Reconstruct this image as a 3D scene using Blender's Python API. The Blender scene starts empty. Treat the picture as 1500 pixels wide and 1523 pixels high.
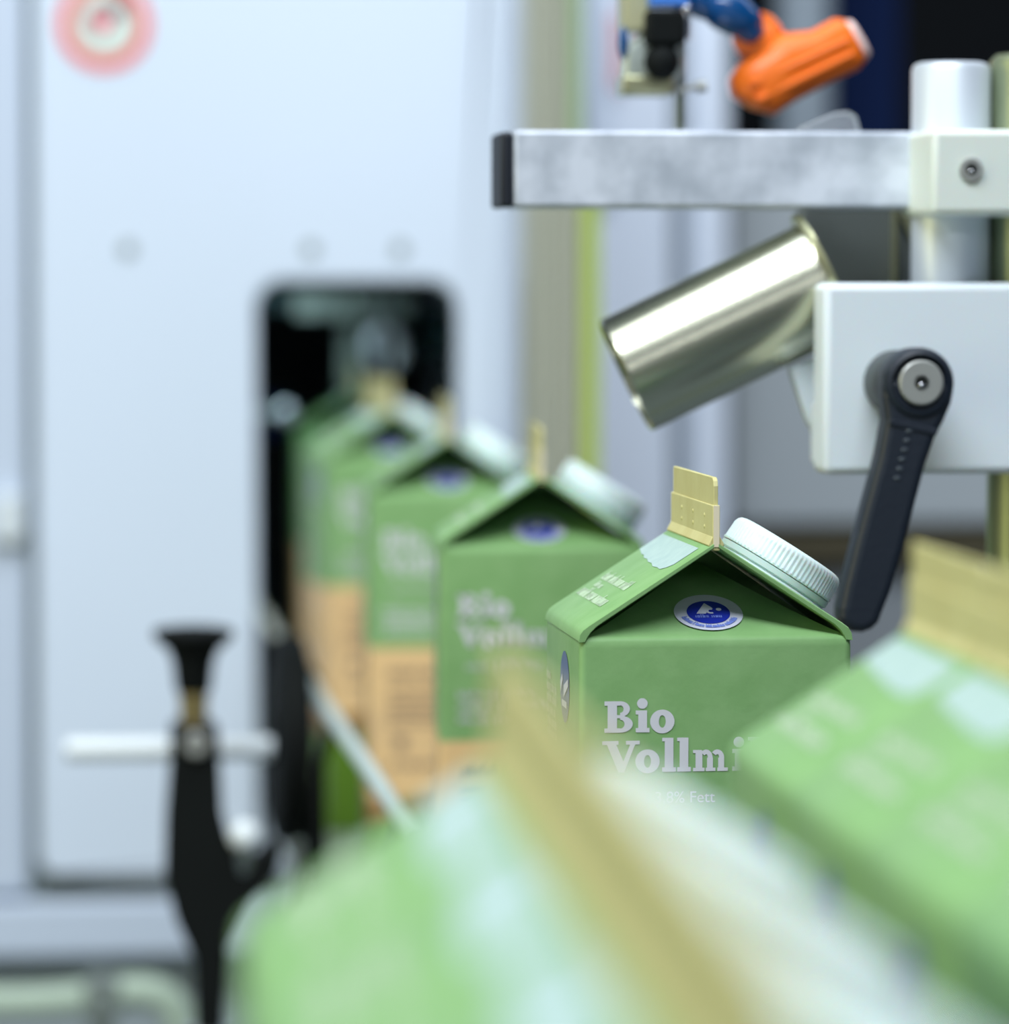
import bpy, bmesh, math, random
from mathutils import Vector, Matrix
from mathutils.geometry import tessellate_polygon
PI = math.pi
rnd = random.Random(7)
sc = bpy.context.scene
COL = sc.collection

# ------------------------------------------------------------ camera
FPX = 6150.0                        # focal length in pixels of the 1500 wide frame
CAMZ = 1.25                         # height of the lens above the floor
YAW = math.atan(690 / FPX * math.cos(math.atan(336.5 / FPX)))
PITCH = math.atan(336.5 / FPX)
Rv = Vector((math.cos(YAW), -math.sin(YAW), 0))
Fv = Vector((math.sin(YAW) * math.cos(PITCH), math.cos(YAW) * math.cos(PITCH), -math.sin(PITCH)))
Uv = Rv.cross(Fv)
CAM = Vector((0, 0, CAMZ))
cam = bpy.data.cameras.new('camera')
cam_o = bpy.data.objects.new('camera', cam)
COL.objects.link(cam_o)
M3 = Matrix((Rv, Uv, -Fv)).transposed()
cam_o.matrix_world = Matrix.Translation(CAM) @ M3.to_4x4()
cam.sensor_width = 36
cam.sensor_fit = 'HORIZONTAL'
cam.lens = FPX / 1500 * 36
cam.clip_start = 0.02
cam.dof.use_dof = True
cam.dof.focus_distance = 1.065
cam.dof.aperture_fstop = 9.8
cam.dof.aperture_blades = 0
sc.camera = cam_o

# ------------------------------------------------------------ light and exposure
sc.view_settings.view_transform = 'Standard'
sc.view_settings.look = 'None'
sc.view_settings.gamma = 1
sc.view_settings.use_curve_mapping = False
sc.view_settings.exposure = 0.15
w = bpy.data.worlds.new('hall')
sc.world = w
w.use_nodes = True
w.node_tree.nodes['Background'].inputs[0].default_value = (0.62, 0.76, 1.0, 1)
w.node_tree.nodes['Background'].inputs[1].default_value = 0.07


def area(name, loc, target, sx, sy, power, col):
    l = bpy.data.lights.new(name, 'AREA')
    l.shape = 'RECTANGLE'
    l.size, l.size_y = sx, sy
    l.energy = power
    l.color = col
    o = bpy.data.objects.new(name, l)
    COL.objects.link(o)
    o.location = loc
    o.rotation_euler = (Vector(target) - Vector(loc)).to_track_quat('-Z', 'Y').to_euler()
    return o


area('hall_lamp', (-0.40, 0.18, 2.85), (0.17, 1.1, 1.1), 2.2, 0.36, 56, (0.86, 0.93, 1.0))
area('hall_lamp', (0.35, 1.30, 2.75), (0.35, 2.3, 1.3), 1.8, 0.4, 18, (0.86, 0.93, 1.0))
area('work_lamp', (-1.1, 0.9, 1.35), (0.15, 1.3, 0.95), 0.5, 0.9, 5.0, (1.0, 0.94, 0.42))
area('added_strip', (-0.1, -1.6, 1.95), (0.2, 1.2, 1.3), 3.4, 0.12, 6.0, (0.9, 0.94, 1.0))  # added strip behind the lens, for the streak along the steel tube
area('hall_lamp', (0.95, 1.75, 2.2), (0.24, 2.3, 1.2), 0.5, 1.0, 4, (0.95, 0.96, 1.0))  # added lamp right of the cabinet, brightens its right-hand side
area('added_inside_light', (0.13, 2.46, 1.262), (0.15, 2.52, 1.0), 0.04, 0.25, 0.35, (0.7, 0.95, 1.0))  # added light under the inner roof, lifts the dark opening


# ------------------------------------------------------------ helpers
def P(px, py, Y):
    """the point at world depth Y that the photograph shows at pixel px, py"""
    d = Fv + Rv * ((px - 750) / FPX) + Uv * ((761.5 - py) / FPX)
    return CAM + d * (Y / d.y)


def lin(c):
    return tuple(((v / 255) / 12.92 if v / 255 <= 0.04045 else (((v / 255) + 0.055) / 1.055) ** 2.4) for v in c)


def mat(name, rgb, rough=0.5, metal=0.0, spec=0.5, noise=None, bump=None, coat=0.0, trans=0.0, emit=0.0, sub=0.0):
    m = bpy.data.materials.new(name)
    m.use_nodes = True
    nt = m.node_tree
    b = nt.nodes['Principled BSDF']
    c = lin(rgb)
    b.inputs['Base Color'].default_value = (*c, 1)
    b.inputs['Roughness'].default_value = rough
    b.inputs['Metallic'].default_value = metal
    b.inputs['Specular IOR Level'].default_value = spec
    b.inputs['Coat Weight'].default_value = coat
    b.inputs['Transmission Weight'].default_value = trans
    if sub:
        b.inputs['Subsurface Weight'].default_value = sub
        b.inputs['Subsurface Scale'].default_value = 0.004
    if noise:
        c2, scale, detail = noise
        tc = nt.nodes.new('ShaderNodeTexCoord')
        n = nt.nodes.new('ShaderNodeTexNoise')
        n.inputs['Scale'].default_value = scale
        n.inputs['Detail'].default_value = detail
        r = nt.nodes.new('ShaderNodeValToRGB')
        r.color_ramp.elements[0].position = 0.36
        r.color_ramp.elements[1].position = 0.64
        r.color_ramp.elements[0].color = (*c, 1)
        r.color_ramp.elements[1].color = (*lin(c2), 1)
        nt.links.new(tc.outputs['Object'], n.inputs['Vector'])
        nt.links.new(n.outputs['Fac'], r.inputs['Fac'])
        nt.links.new(r.outputs['Color'], b.inputs['Base Color'])
    if bump:
        scale, strength, dist = bump
        tc = nt.nodes.new('ShaderNodeTexCoord')
        n = nt.nodes.new('ShaderNodeTexNoise')
        n.inputs['Scale'].default_value = scale
        bp = nt.nodes.new('ShaderNodeBump')
        bp.inputs['Strength'].default_value = strength
        bp.inputs['Distance'].default_value = dist
        nt.links.new(tc.outputs['Object'], n.inputs['Vector'])
        nt.links.new(n.outputs['Fac'], bp.inputs['Height'])
        nt.links.new(bp.outputs['Normal'], b.inputs['Normal'])
    return m


def finish(bm, name, mats, parent=None, smooth=True, angle=35, bevel=None, loc=None, rot=None):
    bmesh.ops.recalc_face_normals(bm, faces=bm.faces)
    for f in bm.faces:
        f.smooth = smooth
    if smooth:
        for e in bm.edges:
            if len(e.link_faces) == 2:
                e.smooth = e.calc_face_angle(0) < math.radians(angle)
            else:
                e.smooth = False
    me = bpy.data.meshes.new(name)
    bm.to_mesh(me)
    bm.free()
    for m in (mats if isinstance(mats, (list, tuple)) else [mats]):
        me.materials.append(m)
    o = bpy.data.objects.new(name, me)
    COL.objects.link(o)
    if loc is not None:
        o.location = loc
    if rot is not None:
        o.rotation_euler = rot
    if parent is not None:
        o.parent = parent
    if bevel:
        md = o.modifiers.new('bevel', 'BEVEL')
        md.width, md.segments, md.limit_method, md.angle_limit = bevel, 3, 'ANGLE', math.radians(40)
        md.harden_normals = False
    return o


def tag(o, label, cat, group=None):
    o['label'] = label
    o['category'] = cat
    if group:
        o['group'] = group
    return o


def thing(name, label, cat, loc, group=None):
    o = bpy.data.objects.new(name, None)
    o.empty_display_size = 0.01
    COL.objects.link(o)
    o.location = loc
    return tag(o, label, cat, group)


def rel(o, p):
    """world point -> coordinates local to an unrotated thing"""
    return Vector(p) - o.location if o is not None else Vector(p)


def bm_box(a, b, bm=None):
    bm = bm or bmesh.new()
    a, b = Vector(a), Vector(b)
    v = [bm.verts.new((x, y, z)) for x in (a.x, b.x) for y in (a.y, b.y) for z in (a.z, b.z)]
    for q in ((0, 1, 3, 2), (4, 6, 7, 5), (0, 4, 5, 1), (2, 3, 7, 6), (0, 2, 6, 4), (1, 5, 7, 3)):
        bm.faces.new([v[i] for i in q])
    return bm


def pbox(x0, y0, x1, y1, Y, th):
    """box whose front face fills that pixel rectangle at depth Y, th deep behind it"""
    a, b = P(x0, y1, Y), P(x1, y0, Y)
    return Vector((a.x, Y, a.z)), Vector((b.x, Y + th, b.z))


def frame_from(axis):
    a = Vector(axis).normalized()
    u = a.orthogonal().normalized()
    if abs(a.z) < 0.9:
        u = Vector((0, 0, 1)).cross(a).normalized()
    return a, u, a.cross(u)


def bm_lathe(prof, n=48, bm=None, origin=(0, 0, 0), axis=(0, 0, 1), close=True, ribs=None):
    """prof: list of (radius, height); closed with caps"""
    bm = bm or bmesh.new()
    a, u, v = frame_from(axis)
    o = Vector(origin)
    rings = []
    for k, (r, h) in enumerate(prof):
        ring = []
        for i in range(n):
            t = 2 * PI * i / n
            rr = r
            if ribs and k in ribs[0]:
                rr = r + ribs[1] * (1 if (i // 2) % 2 else -1)
            ring.append(bm.verts.new(o + a * h + (u * math.cos(t) + v * math.sin(t)) * rr))
        rings.append(ring)
    for r0, r1 in zip(rings, rings[1:]):
        for i in range(n):
            bm.faces.new((r0[i], r0[(i + 1) % n], r1[(i + 1) % n], r1[i]))
    if close:
        bm.faces.new(rings[0][::-1])
        bm.faces.new(rings[-1])
    return bm


def bm_prism(pts, axis_vec, bm=None):
    """pts: planar 3D outline; extruded by axis_vec"""
    bm = bm or bmesh.new()
    d = Vector(axis_vec)
    A = [bm.verts.new(Vector(p)) for p in pts]
    B = [bm.verts.new(Vector(p) + d) for p in pts]
    bm.faces.new(A)
    bm.faces.new(B[::-1])
    n = len(pts)
    for i in range(n):
        bm.faces.new((A[i], B[i], B[(i + 1) % n], A[(i + 1) % n]))
    return bm


def bm_tube(path, r, n=20, bm=None, radii=None):
    bm = bm or bmesh.new()
    path = [Vector(p) for p in path]
    rings = []
    up = None
    for k, p in enumerate(path):
        t = (path[min(k + 1, len(path) - 1)] - path[max(k - 1, 0)]).normalized()
        if up is None:
            up = t.orthogonal().normalized()
        up = (up - t * up.dot(t)).normalized()
        s = t.cross(up)
        rr = radii[k] if radii else r
        rings.append([bm.verts.new(p + (up * math.cos(2 * PI * i / n) + s * math.sin(2 * PI * i / n)) * rr) for i in range(n)])
    for r0, r1 in zip(rings, rings[1:]):
        for i in range(n):
            bm.faces.new((r0[i], r0[(i + 1) % n], r1[(i + 1) % n], r1[i]))
    bm.faces.new(rings[0][::-1])
    bm.faces.new(rings[-1])
    return bm


def bm_ball(c, r, bm=None, seg=24, scale=(1, 1, 1)):
    bm = bm or bmesh.new()
    m = Matrix.Translation(Vector(c)) @ Matrix.Diagonal((*[r * s for s in scale], 1))
    bmesh.ops.create_uvsphere(bm, u_segments=seg, v_segments=seg // 2, radius=1, matrix=m)
    return bm


def rrect(x0, z0, x1, z1, r, n=8):
    pts = []
    for cx, cz, a0 in ((x1 - r, z1 - r, 0), (x0 + r, z1 - r, 90), (x0 + r, z0 + r, 180), (x1 - r, z0 + r, 270)):
        for i in range(n + 1):
            a = math.radians(a0 + 90 * i / n)
            pts.append((cx + r * math.cos(a), cz + r * math.sin(a)))
    return pts


def bm_holed(outer, inner, y0, y1):
    """plate in the XZ plane between y0 and y1, outline outer, opening inner (both with corners at the same index)"""
    bm = bmesh.new()
    n = len(outer)
    L = []
    for loop, y in ((outer, y0), (inner, y0), (outer, y1), (inner, y1)):
        L.append([bm.verts.new((x, y, z)) for x, z in loop])
    for i in range(n):
        j = (i + 1) % n
        bm.faces.new((L[0][i], L[0][j], L[1][j], L[1][i]))
        bm.faces.new((L[2][i], L[3][i], L[3][j], L[2][j]))
        bm.faces.new((L[0][i], L[2][i], L[2][j], L[0][j]))
        bm.faces.new((L[1][i], L[1][j], L[3][j], L[3][i]))
    return bm


def copy_tree(o, parent=None):
    c = o.copy()
    COL.objects.link(c)
    c.parent = parent
    for ch in o.children:
        copy_tree(ch, c)
    return c


# ------------------------------------------------------------ flat print
def rect(x0, y0, x1, y1):
    return [(x0, y0), (x1, y0), (x1, y1), (x0, y1)]


def arc(cx, cy, ro, ri, a0, a1, n=20, sx=1.0, sxi=None):
    """ring sector as strips of quads; sx widens the outer curve, sxi the inner one"""
    sxi = sx if sxi is None else sxi
    out = []
    for i in range(n):
        t0, t1 = (math.radians(a0 + (a1 - a0) * k / n) for k in (i, i + 1))
        out.append([(cx + ro * sx * math.cos(t0), cy + ro * math.sin(t0)), (cx + ro * sx * math.cos(t1), cy + ro * math.sin(t1)),
                    (cx + ri * sxi * math.cos(t1), cy + ri * math.sin(t1)), (cx + ri * sxi * math.cos(t0), cy + ri * math.sin(t0))])
    return out


def disc(cx, cy, r, n=24, sx=1.0):
    return [[(cx + r * sx * math.cos(2 * PI * i / n), cy + r * math.sin(2 * PI * i / n)) for i in range(n)]]


def shift(polys, dx, dy, s=1.0):
    return [[(x * s + dx, y * s + dy) for x, y in p] for p in polys]


# heavy slab-serif letters, cap height 1
def g_B():
    p = [rect(0.10, 0, 0.40, 1), rect(0, 0, 0.5, 0.14), rect(0, 0.86, 0.5, 1), rect(0.3, 0.46, 0.5, 0.56)]
    p += arc(0.5, 0.75, 0.25, 0.12, -90, 90, sx=1.25, sxi=0.9)
    p += arc(0.5, 0.27, 0.27, 0.14, -90, 90, sx=1.5, sxi=1.0)
    return p


def g_i():
    return [rect(0.08, 0, 0.36, 0.7), rect(0, 0, 0.44, 0.14), rect(0, 0.57, 0.3, 0.7)] + disc(0.21, 0.92, 0.17)


def g_l():
    return [rect(0.08, 0, 0.36, 1.08), rect(0, 0, 0.44, 0.14), rect(0, 0.97, 0.3, 1.08)]


def g_o():
    return arc(0.38, 0.34, 0.38, 0.20, 0, 360, n=32, sx=1.03, sxi=0.55)


def g_V():
    return [[(0.10, 0.95), (0.40, 0.95), (0.68, 0.3), (0.60, 0.0), (0.50, 0.0)], [(0.52, 0.0), (0.68, 0.0), (1.06, 0.95), (0.9, 0.95)],
            rect(-0.02, 0.88, 0.5, 1), rect(0.74, 0.88, 1.18, 1)]


def g_m():
    p = [rect(0.08, 0, 0.30, 0.66), rect(0, 0, 0.37, 0.11), rect(0, 0.58, 0.28, 0.68)]
    p += arc(0.42, 0.42, 0.27, 0.12, 0, 140, sx=0.78, sxi=0.5) + [rect(0.45, 0, 0.64, 0.43), rect(0.41, 0, 0.72, 0.11)]
    p += arc(0.78, 0.42, 0.27, 0.12, 0, 140, sx=0.82, sxi=0.5) + [rect(0.81, 0, 1.0, 0.43), rect(0.78, 0, 1.12, 0.11)]
    return p


def g_c():
    return arc(0.36, 0.34, 0.36, 0.2, 45, 318, n=26, sx=1.0, sxi=0.62) + disc(0.55, 0.54, 0.1, 12)


def g_h():
    p = [rect(0.10, 0, 0.32, 1.08), rect(0, 0, 0.42, 0.12), rect(0, 0.97, 0.3, 1.08)]
    p += arc(0.46, 0.42, 0.27, 0.12, 0, 140, sx=0.85, sxi=0.5) + [rect(0.48, 0, 0.7, 0.43), rect(0.45, 0, 0.82, 0.12)]
    return p


def scribble(width, xh, seed, word=(3, 9)):
    """rows of tiny letter-like strokes for print too small to read in the photograph"""
    r = random.Random(seed)
    x, out = 0.0, []
    while x < width:
        for _ in range(r.randint(*word)):
            wd = xh * r.choice((0.3, 0.62, 0.66, 0.7))
            if x + wd > width:
                return out
            h = xh * r.choice((1, 1, 1, 1, 1.5, 1.45))
            st = xh * 0.26
            out.append(rect(x, 0, x + st, h))
            if wd > xh * 0.4:
                out.append(rect(x + wd - st, 0, x + wd, xh))
                out.append(rect(x, xh * 0.76 if r.random() < .6 else 0, x + wd, xh if r.random() < .6 else xh * .24) if True else None)
            x += wd + xh * 0.17
        x += xh * 0.45
    return out


def font_polys(text, size, tilt=0.0):
    """filled outlines of a word in the built-in typeface, as 2D triangles"""
    cu = bpy.data.curves.new('t', 'FONT')
    cu.body = text
    cu.size = size
    cu.align_x = 'CENTER'
    ob = bpy.data.objects.new('t', cu)
    COL.objects.link(ob)
    dg = bpy.context.evaluated_depsgraph_get()
    dg.update()
    me = ob.evaluated_get(dg).to_mesh()
    out = [[(me.vertices[i].co.x, me.vertices[i].co.y) for i in p.vertices] for p in me.polygons]
    ob.evaluated_get(dg).to_mesh_clear()
    bpy.data.objects.remove(ob)
    bpy.data.curves.remove(cu)
    return out


def bm_print(polys, fmap, bm=None):
    bm = bm or bmesh.new()
    for p in polys:
        q = []
        for x, y in p:
            if not q or (abs(x - q[-1][0]) + abs(y - q[-1][1])) > 1e-9:
                q.append((x, y))
        if len(q) > 2:
            try:
                bm.faces.new([bm.verts.new(fmap(x, y)) for x, y in q])
            except ValueError:
                pass
    return bm


# ------------------------------------------------------------ materials
def carton_board():
    m = bpy.data.materials.new('printed_carton_board')
    m.use_nodes = True
    nt = m.node_tree
    N, Lk = nt.nodes, nt.links
    b = N['Principled BSDF']
    b.inputs['Roughness'].default_value = 0.5
    b.inputs['Specular IOR Level'].default_value = 0.25
    tc = N.new('ShaderNodeTexCoord')
    sp = N.new('ShaderNodeSeparateXYZ')
    Lk.new(tc.outputs['Object'], sp.inputs[0])
    # gentle mottling of the green print
    nz = N.new('ShaderNodeTexNoise')
    nz.inputs['Scale'].default_value = 90
    nz.inputs['Detail'].default_value = 4
    Lk.new(tc.outputs['Object'], nz.inputs['Vector'])
    g = N.new('ShaderNodeValToRGB')
    g.color_ramp.elements[0].position = 0.35
    g.color_ramp.elements[1].position = 0.68
    g.color_ramp.elements[0].color = (*lin((124, 166, 106)), 1)
    g.color_ramp.elements[1].color = (*lin((134, 174, 116)), 1)
    Lk.new(nz.outputs['Fac'], g.inputs['Fac'])
    # bands by height: grass at the foot, tan middle, green above
    n2 = N.new('ShaderNodeTexNoise')
    n2.inputs['Scale'].default_value = 45
    n2.inputs['Detail'].default_value = 5
    Lk.new(tc.outputs['Object'], n2.inputs['Vector'])
    mz = N.new('ShaderNodeMath')
    mz.operation = 'MULTIPLY_ADD'
    mz.inputs[1].default_value = 0.012
    mz.inputs[2].default_value = -0.006
    Lk.new(n2.outputs['Fac'], mz.inputs[0])
    zz = N.new('ShaderNodeMath')
    zz.operation = 'ADD'
    Lk.new(sp.outputs['Z'], zz.inputs[0])
    Lk.new(mz.outputs[0], zz.inputs[1])

    def step(src, at, wd=0.0006):
        mr = N.new('ShaderNodeMapRange')
        mr.inputs['From Min'].default_value = at - wd
        mr.inputs['From Max'].default_value = at + wd
        Lk.new(src, mr.inputs['Value'])
        return mr.outputs[0]

    def mix(fac, a, bb):
        mx = N.new('ShaderNodeMix')
        mx.data_type = 'RGBA'
        Lk.new(fac, mx.inputs[0])
        for s, v in ((6, a), (7, bb)):
            if isinstance(v, tuple):
                mx.inputs[s].default_value = (*lin(v), 1)
            else:
                Lk.new(v, mx.inputs[s])
        return mx.outputs[2]
    low = mix(step(zz.outputs[0], 0.052, 0.003), (92, 128, 40), (150, 110, 62))
    low = mix(step(zz.outputs[0], 0.062, 0.0015), low, (226, 190, 138))
    out = mix(step(sp.outputs['Z'], 0.128), low, g.outputs['Color'])
    Lk.new(out, b.inputs['Base Color'])
    n3 = N.new('ShaderNodeTexNoise')
    n3.inputs['Scale'].default_value = 420
    n3.inputs['Detail'].default_value = 3
    Lk.new(tc.outputs['Object'], n3.inputs['Vector'])
    bp = N.new('ShaderNodeBump')
    bp.inputs['Strength'].default_value = 0.14
    bp.inputs['Distance'].default_value = 0.0006
    Lk.new(n3.outputs['Fac'], bp.inputs['Height'])
    Lk.new(bp.outputs['Normal'], b.inputs['Normal'])
    return m


M = dict(
    board=carton_board(),
    print_white=mat('white_print', (214, 214, 220), 0.45),
    roof_print=mat('pale_print', (205, 224, 196), 0.5),
    patch=mat('unprinted_board', (176, 200, 194), 0.4, noise=((164, 190, 186), 260, 3)),
    fin=mat('raw_board', (206, 200, 142), 0.6, noise=((198, 190, 130), 60, 2), bump=(260, 0.25, 0.0005)),
    fin_edge=mat('cut_board_edge', (232, 220, 190), 0.7),
    cap=mat('white_plastic_cap', (214, 230, 228), 0.42, sub=0.25),
    blue=mat('blue_ink', (30, 48, 168), 0.4),
    lightblue=mat('pale_blue_ink', (120, 140, 220), 0.4),
    sealwhite=mat('label_white', (205, 208, 224), 0.45),
    slate=mat('slate_ink', (78, 98, 140), 0.4),
    brownink=mat('brown_ink', (128, 104, 92), 0.5),
    cab=mat('white_enamel', (212, 224, 240), 0.42, spec=0.4),
    cab2=mat('pale_blue_enamel', (196, 208, 226), 0.45),
    gasket=mat('grey_gasket', (132, 142, 138), 0.6),
    seam=mat('dark_gasket', (74, 86, 84), 0.6),
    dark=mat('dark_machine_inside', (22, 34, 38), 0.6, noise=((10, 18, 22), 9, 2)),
    teal=mat('teal_paint', (44, 80, 88), 0.5),
    grey=mat('grey_steel_paint', (118, 128, 124), 0.5),
    steel=mat('brushed_steel', (196, 200, 200), 0.30, metal=1.0, noise=((176, 182, 180), 30, 3)),
    tube=mat('polished_steel', (216, 216, 192), 0.27, metal=1.0),  # yellowish reflection put into the tint of the metal
    galv=mat('galvanised_steel', (178, 186, 198), 0.5, metal=0.2, noise=((222, 228, 240), 62, 5)),
    alu=mat('satin_aluminium', (214, 222, 232), 0.42, metal=0.3),
    post=mat('post_steel', (182, 184, 168), 0.4, metal=0.3),
    green=mat('green_edge_strip', (158, 178, 74), 0.5),
    hdpe=mat('white_hdpe', (224, 234, 240), 0.5, sub=0.1),
    hdpe2=mat('cream_hdpe', (226, 234, 226), 0.5, sub=0.1),
    black=mat('black_plastic', (22, 31, 44), 0.5, bump=(500, 0.25, 0.0004)),
    blacksoft=mat('black_rubber', (13, 17, 17), 0.75, spec=0.15),
    capblack=mat('black_end_cap', (18, 24, 36), 0.5),
    screw=mat('screw_steel', (166, 168, 164), 0.4, metal=0.35),
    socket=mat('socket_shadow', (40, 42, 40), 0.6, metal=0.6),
    brass=mat('brass', (178, 160, 112), 0.4, metal=0.7),
    orange=mat('orange_plastic', (255, 120, 26), 0.4, sub=0.1),
    tip=mat('pale_orange_tip', (255, 222, 214), 0.5),  # paler than the nozzle body
    hoseblue=mat('blue_hose_plastic', (8, 70, 124), 0.2, spec=0.6),
    ring_blue=mat('blue_collar', (70, 130, 220), 0.4),
    fit=mat('nickel_fitting', (176, 176, 140), 0.3, metal=0.8),
    clear=mat('clear_plastic', (236, 240, 244), 0.12, trans=0.85),
    darkplate=mat('dark_grey_plate', (92, 98, 96), 0.45, metal=0.3),
    navy=mat('navy_panel', (14, 30, 66), 0.8, spec=0.1),
    charcoal=mat('charcoal_panel', (10, 13, 16), 0.8, spec=0.1),
    bluegrey=mat('blue_grey_panel', (226, 236, 250), 0.5),
    midgrey=mat('mid_grey_panel', (166, 174, 178), 0.5),
    olive=mat('olive_brown_rail', (70, 64, 42), 0.6),
    red=mat('red_sign_ink', (232, 84, 84), 0.5),
    signwhite=mat('sign_white', (240, 244, 240), 0.5),
    signgreen=mat('sign_pale_green', (186, 214, 202), 0.5),
    signred=mat('sign_deep_red', (206, 60, 92), 0.5),
    rail=mat('pale_rail_plastic', (186, 202, 200), 0.4),
    belt=mat('belt_grey', (92, 104, 92), 0.5, noise=((110, 122, 104), 60, 2)),
    floor=mat('grey_floor', (128, 140, 146), 0.6, noise=((108, 120, 126), 4, 4)),
    wall=mat('hall_wall', (150, 160, 172), 0.8),
    pipe=mat('pale_green_pipe', (172, 190, 172), 0.45),
    whiterod=mat('white_rod', (226, 234, 238), 0.3),
    chrome=mat('chrome', (240, 244, 250), 0.12, metal=1.0),
)

# ------------------------------------------------------------ setting
YA = 1.035                                       # front face of the sharp carton
CH = 0.195                                       # height of a carton to its eave
Z_EAVE = P(862, 947, YA).z
Z_BELT = Z_EAVE - CH


def struct(name, a, b, m):
    o = finish(bm_box(a, b), name, m, smooth=False)
    o['kind'] = 'structure'
    return o


struct('floor', (-3, -1.5, -0.05), (4, 4.6, 0), M['floor'])
struct('wall_back', (-3, 4.5, 0), (4, 4.6, 3.4), M['wall'])

# ------------------------------------------------------------ the milk carton
RISE = 0.0235
HW = 0.035
TRISE = 0.0172                                   # height the folded gable triangle reaches at mid depth


def roof_side(sgn):
    """profile of one roof panel in x,z, from ridge to eave"""
    ang = math.atan2(RISE - 0.0035, 0.0318 - 0.0006)
    top = [(0.0006, CH + RISE), (0.0325, CH + 0.0030), (0.0341, CH + 0.0018), (0.0349, CH + 0.0006), (0.0352, CH - 0.0012)]
    bot = [(0.0336, CH - 0.0016), (0.0331, CH - 0.0006), (0.0322, CH + 0.0008), (0.0306, CH + 0.0024), (0.0006, CH + RISE - 0.0014)]
    return [(sgn * x, z) for x, z in top], [(sgn * x, z) for x, z in bot]


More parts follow.
